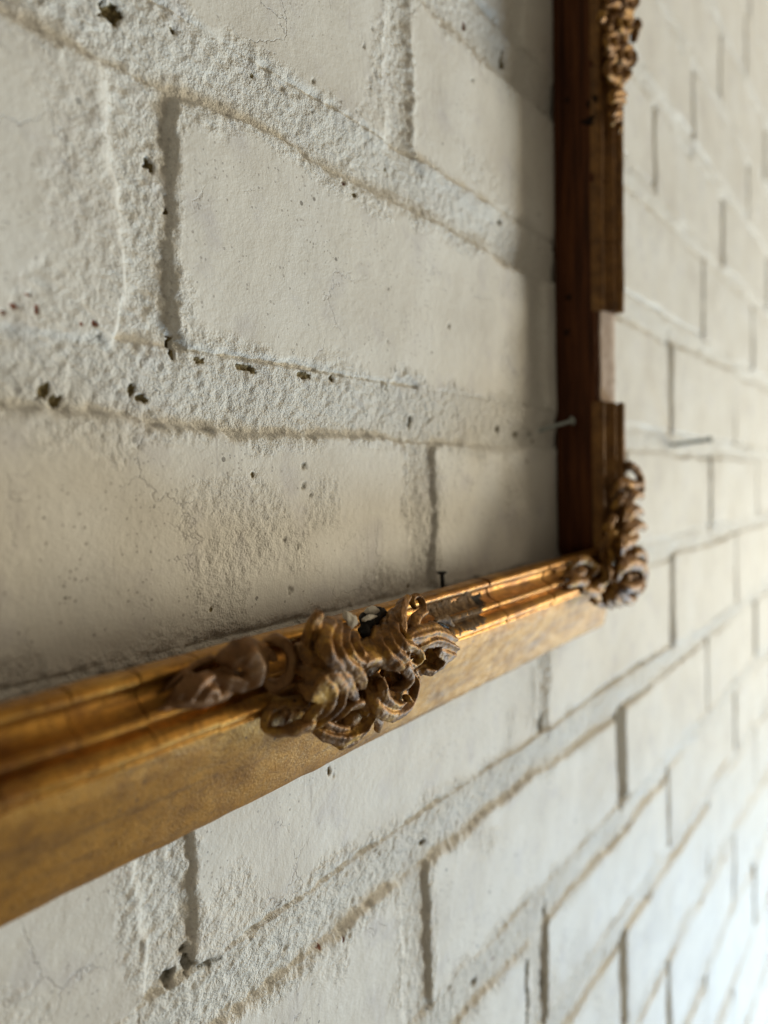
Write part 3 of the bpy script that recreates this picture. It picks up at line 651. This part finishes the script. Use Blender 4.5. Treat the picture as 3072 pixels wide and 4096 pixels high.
# broken composition to the right of the centre ornament
def c3(x, y, q): return at(1700+x*.6028, 1700+y*.6028, q*MM)
U3 = .6028/13.*MM
K3 = dict(conv=c3, u=U3)
def patch(name, xa, xb, w0, w1, mat, lift, seed, ragged=.55):
    """ragged crust that follows the moulding, sinking under its surface at the outline"""
    mp_ = np.array(MOULD); na, nw = int((xb-xa)/.00022), int((w1-w0)*MM/.00022)
    ga, gw = np.meshgrid(np.linspace(xa, xb, na), np.linspace(w0, w1, nw), indexing='ij')
    a, w = ga.ravel(), gw.ravel()
    mq = np.interp(w, mp_[:28, 0], mp_[:28, 1])
    ea = np.minimum((a-xa)/(xb-xa), (xb-a)/(xb-xa))*2; ew = np.minimum((w-w0)/(w1-w0), (w1-w)/(w1-w0))*2
    msk = sstep(0, .35, np.minimum(ea, ew*1.2)+ragged*.4*vn(a*420, w*.45, seed)+ragged*.3*vn(a*1100, w*1.1, seed+1)-.12)
    plates = np.floor(2.5*(vn(a*330, w*.33, seed+2)+.5*vn(a*800, w*.8, seed+3)))/2.5
    qq = mq+lift*(msk*2-1)+msk*(.20*plates+.10*vn(a*1900, w*1.9, seed+4)+.05*vn(a*3800, w*3.8, seed+5))
    V = np.stack([a, -qq*MM, ZI-w*MM+(a-XI)*TILT], 1)
    return fmake(name, V, grid_faces(na, nw), mat)
patch('broken_composition', at(1735, 2420, .028)[0], at(1965, 2400, .028)[0], 1.5, 13.4, BARE, .20, 301)
patch('dark_hole_patch', at(1895, 2370, .025)[0], at(1950, 2350, .025)[0], 3.2, 8, BLACK, .3, 330)  # black crust drawing the shade of holes in the broken area
B = Carve()
L(B, [(60, 1300, 31), (140, 1290, 31), (190, 1335, 31)], [18, 26, 12], th=.0008, **K3)
B.build('broken_chip', BARE, .0003, 0, rough=.0004)
B = Carve(); L(B, [(75, 1310, 30.9), (110, 1330, 31.3), (150, 1345, 31.2)], [14, 18, 10], th=.0008, **K3); B.build('broken_core', BLACK, .00028, 0, rough=.0003)

# corner ornament climbing the side member
A = Carve()
def cl(pts, hw, **k): L(A, pts, hw, conv=c3, u=U3*1.55, **k)
cl([(1300, 330, 27), (1350, 270, 31), (1400, 300, 33), (1430, 360, 34), (1440, 450, 34)], [20, 36, 34, 30, 20], th=.0018)
cl([(1230, 480, 28), (1290, 400, 30), (1350, 390, 32), (1430, 400, 34)], [20, 40, 44, 24], th=.0016)
cl([(1300, 620, 32), (1330, 540, 34), (1390, 460, 35), (1450, 480, 35)], [36, 44, 38, 20], th=.0019, ribs=2)
cl([(1240, 560, 31), (1290, 500, 33), (1330, 440, 34)], [26, 34, 20], th=.0015, ribs=1)
cl([(1290, 680, 33), (1340, 600, 36), (1400, 560, 36), (1440, 590, 35)], [44, 50, 34, 22], th=.0019, ribs=2)
cl([(1200, 720, 31), (1220, 660, 32), (1260, 600, 33)], [30, 36, 24], th=.0018)
cl([(1270, 760, 34), (1350, 700, 37), (1420, 660, 37), (1460, 690, 36)], [40, 50, 36, 24], th=.0020, ribs=2)
cl([(1180, 820, 31), (1220, 750, 33), (1260, 700, 34)], [34, 36, 24], th=.0018, ribs=1)
cl([(1290, 880, 35), (1310, 790, 38), (1370, 770, 38), (1410, 740, 37)], [50, 56, 36, 20], th=.0020)
cl([(1150, 830, 30), (1190, 790, 31.5), (1230, 860, 33), (1230, 930, 33)], [22, 28, 30, 26], th=.0016)
cl([(1380, 860, 37), (1430, 840, 37), (1455, 890, 36), (1430, 950, 36)], [26, 34, 30, 24], th=.0018)
cl([(1260, 1040, 35), (1300, 950, 38), (1380, 910, 39), (1450, 960, 37.5), (1455, 1040, 36)], [30, 44, 46, 36, 24], th=.0020)
cl([(1290, 1050, 36), (1350, 1080, 38), (1420, 1060, 37), (1440, 1000, 37)], [24, 34, 36, 24], th=.0018)
cl([(1240, 1050, 33), (1300, 1110, 35), (1350, 1160, 34), (1400, 1150, 33)], [22, 34, 34, 20], th=.0018, ribs=2)
cl([(1220, 1090, 32), (1260, 1160, 33), (1310, 1200, 32)], [24, 32, 18], th=.0018, ribs=2)
cl([(1180, 1110, 30), (1210, 1170, 31), (1250, 1215, 30)], [24, 30, 16], th=.0016, ribs=2)
cl([(1100, 1150, 28), (1140, 1180, 29), (1210, 1200, 29.5)], [16, 22, 20], th=.0014)
cl([(1380, 1120, 35), (1420, 1100, 35.5), (1450, 1050, 35)], [22, 28, 20], th=.0018, ribs=1)
cl([(1150, 930, 29), (1200, 980, 31.5), (1180, 1040, 31), (1110, 1080, 30)], [24, 34, 34, 26], th=.0018)
cl([(950, 960, 25), (1020, 900, 27), (1080, 900, 28), (1130, 950, 29), (1100, 1000, 29)], [16, 26, 30, 30, 20], th=.0014)
cl([(900, 1020, 25.5), (980, 1000, 28), (1060, 960, 30)], [18, 34, 34], th=.0016)
cl([(930, 1070, 29), (1000, 1040, 30.2), (1080, 1040, 31)], [16, 30, 30], th=.0014)
cl([(1030, 1090, 30), (1090, 1100, 31), (1160, 1110, 31)], [20, 30, 30], th=.0014)
for x_, y_2, q_, r in ((1370, 990, 33, 4.2), (1380, 860, 32, 4), (1370, 720, 31, 4), (1370, 600, 30.5, 3.6), (1360, 480, 30, 3), (1360, 1110, 31, 4), (1230, 1120, 28.5, 3.4), (1330, 900, 32, 5), (1320, 1040, 31.5, 5), (1280, 760, 30, 4.4), (1310, 640, 29, 4), (1310, 500, 28, 3.4), (1200, 1000, 29, 4.2), (1060, 1000, 26, 3.2), (1340, 400, 27, 3), (1200, 880, 28, 4)):
    A.ball(c3(x_, y_2, q_), (r*1.3*MM, r*.8*MM, r*1.3*MM))
A.build('corner_ornament', BRONZE, .0004, 1, rough=.0003)

# tapering ornament high on the side member: stacked lobes and rings
A = Carve()
def c4(x, y, q): return at(2000+x*.5425, y*.5425, q*MM)
U4 = .5425/7.0*MM
def ct(pts, hw, **k): L(A, pts, hw, conv=c4, u=U4, **k)
ct([(860, 990, 29), (885, 940, 31), (880, 890, 31)], [8, 18, 20], th=.0014)
ct([(810, 930, 29), (840, 880, 31), (890, 870, 32)], [14, 20, 16], th=.0015)
for (xc, yc, w_, h_, q_) in ((850, 840, 46, 22, 31), (860, 740, 58, 30, 31.5), (865, 690, 60, 30, 32)):
    ct([(xc-w_, yc+h_, q_-2), (xc-w_*.5, yc-h_*.2, q_), (xc+w_*.4, yc-h_*.3, q_+.8), (xc+w_, yc+h_*.8, q_)], [14, 20, 20, 12], th=.0016)
for (xc, yc, rx, ry, q_) in ((845, 510, 58, 70, 31.5), (930, 400, 50, 60, 33), (830, 300, 50, 56, 31.5), (925, 170, 55, 60, 34), (950, 30, 50, 50, 34)):
    pts = [(xc+rx*math.cos(a), yc+ry*math.sin(a), q_+.6*math.sin(a)) for a in np.linspace(.4, 6.2, 9)]
    ct(pts, [12, 18, 20, 20, 20, 20, 18, 16, 12], th=.0015)
    A.ball(c4(xc, yc, q_-2.2), (.0042, .0028, .0050)); A.ball(c4(xc+8, yc+10, q_), (.0014, .0016, .0018))
for p in ([(780, 200, 29), (740, 130, 30), (770, 80, 31)], [(800, 260, 30), (800, 180, 31.5), (820, 120, 32)], [(980, 320, 33), (990, 240, 34), (975, 180, 34)], [(1000, 140, 34), (1015, 190, 34), (990, 250, 33.5)],
          [(780, 420, 30), (800, 380, 31), (850, 430, 32)], [(960, 500, 32.5), (980, 440, 33), (985, 380, 33)], [(820, 130, 32), (880, 110, 33), (900, 60, 33.5)], [(770, 50, 31), (840, 20, 32.5), (880, 60, 33)],
          [(880, 600, 31.5), (930, 570, 32), (955, 520, 32.5)], [(800, 590, 30), (850, 600, 31.5), (880, 570, 32)], [(780, 0, 31), (830, -60, 32.5), (900, -40, 33)], [(990, 60, 34), (1000, 0, 34), (980, -60, 34)],
          [(780, -120, 31), (850, -160, 33), (960, -140, 34)], [(840, -230, 31), (900, -280, 33), (930, -340, 33)]):
    ct(p, [16, 26, 16], th=.0018, ribs=1)
for x_, y_2, q_, r in ((860, 720, 28, 4), (860, 830, 28, 3), (870, 600, 28.5, 4), (890, 380, 29.5, 5.4), (890, 240, 30, 5.6), (890, 100, 30.5, 5.8), (890, -40, 30.5, 5.8), (880, -180, 30, 5), (890, 480, 29, 5)):
    A.ball(c4(x_, y_2, q_), (r*1.1*MM, r*.6*MM, r*1.5*MM))
A.build('side_ornament', BRONZE, .0005, 1, rough=.0002)

# ------------------------------------------------------------------ nails
def nail(name, base, head, r, hr, ht, mat, label, parts_mat=None):
    base = np.array(base); head = np.array(head); ax = head-base; Ln = np.linalg.norm(ax)
    root = empty(name, base); q = Vector(ax).to_track_quat('Z', 'Y'); root.rotation_mode = 'QUATERNION'; root.rotation_quaternion = q
    tag(root, label, 'nail')
    def lathe(nm, prof):
        n = 20; V = []; F = []
        for (rr, zz) in prof:
            for j in range(n): a = j*2*math.pi/n; V.append((rr*math.cos(a), rr*math.sin(a), zz))
        for i in range(len(prof)-1):
            for j in range(n): F.append((i*n+j, i*n+(j+1) % n, (i+1)*n+(j+1) % n, (i+1)*n+j))
        F.append(tuple(range(n))[::-1]); F.append(tuple((len(prof)-1)*n+j for j in range(n)))
        o = make(nm, V, F, mat, root)
        bm = bmesh.new(); bm.from_mesh(o.data)
        for e in bm.edges:
            if len(e.link_faces) == 2 and e.calc_face_angle(0) > .7: e.smooth = False
        bm.to_mesh(o.data); bm.free()
    lathe('shank', [(r*.2, -.008), (r, -.004), (r, Ln*.3), (r*1.02, Ln*.31), (r, Ln*.32), (r, Ln-ht)])
    lathe('head', [(r, Ln-ht-(hr-r)*.5), (hr*.9, Ln-ht), (hr, Ln-ht*.8), (hr, Ln-ht*.2), (hr*.92, Ln), (hr*.3, Ln+ht*.08)])
    return root
nail('nail', at(2125, 1733, -.003), at(2292, 1682, .0115), .0009, .0022, .0009, STEEL, 'thin galvanised nail sticking out of the mortar joint just left of the frame side')
nail('nail', at(2675, 1782, -.003), at(2842, 1757, .0275), .0014, .0022, .001, DARKSTEEL, 'grey steel nail jutting from the mortar joint on the far wall right of the frame')
hp = at(1768, 2286, .010)
nail('nail', (hp[0]+.0006, hp[1], hp[2]-.014), hp, .00075, .0018, .0006, IRON, 'small black flat-headed nail standing upright behind the bottom rail of the frame')
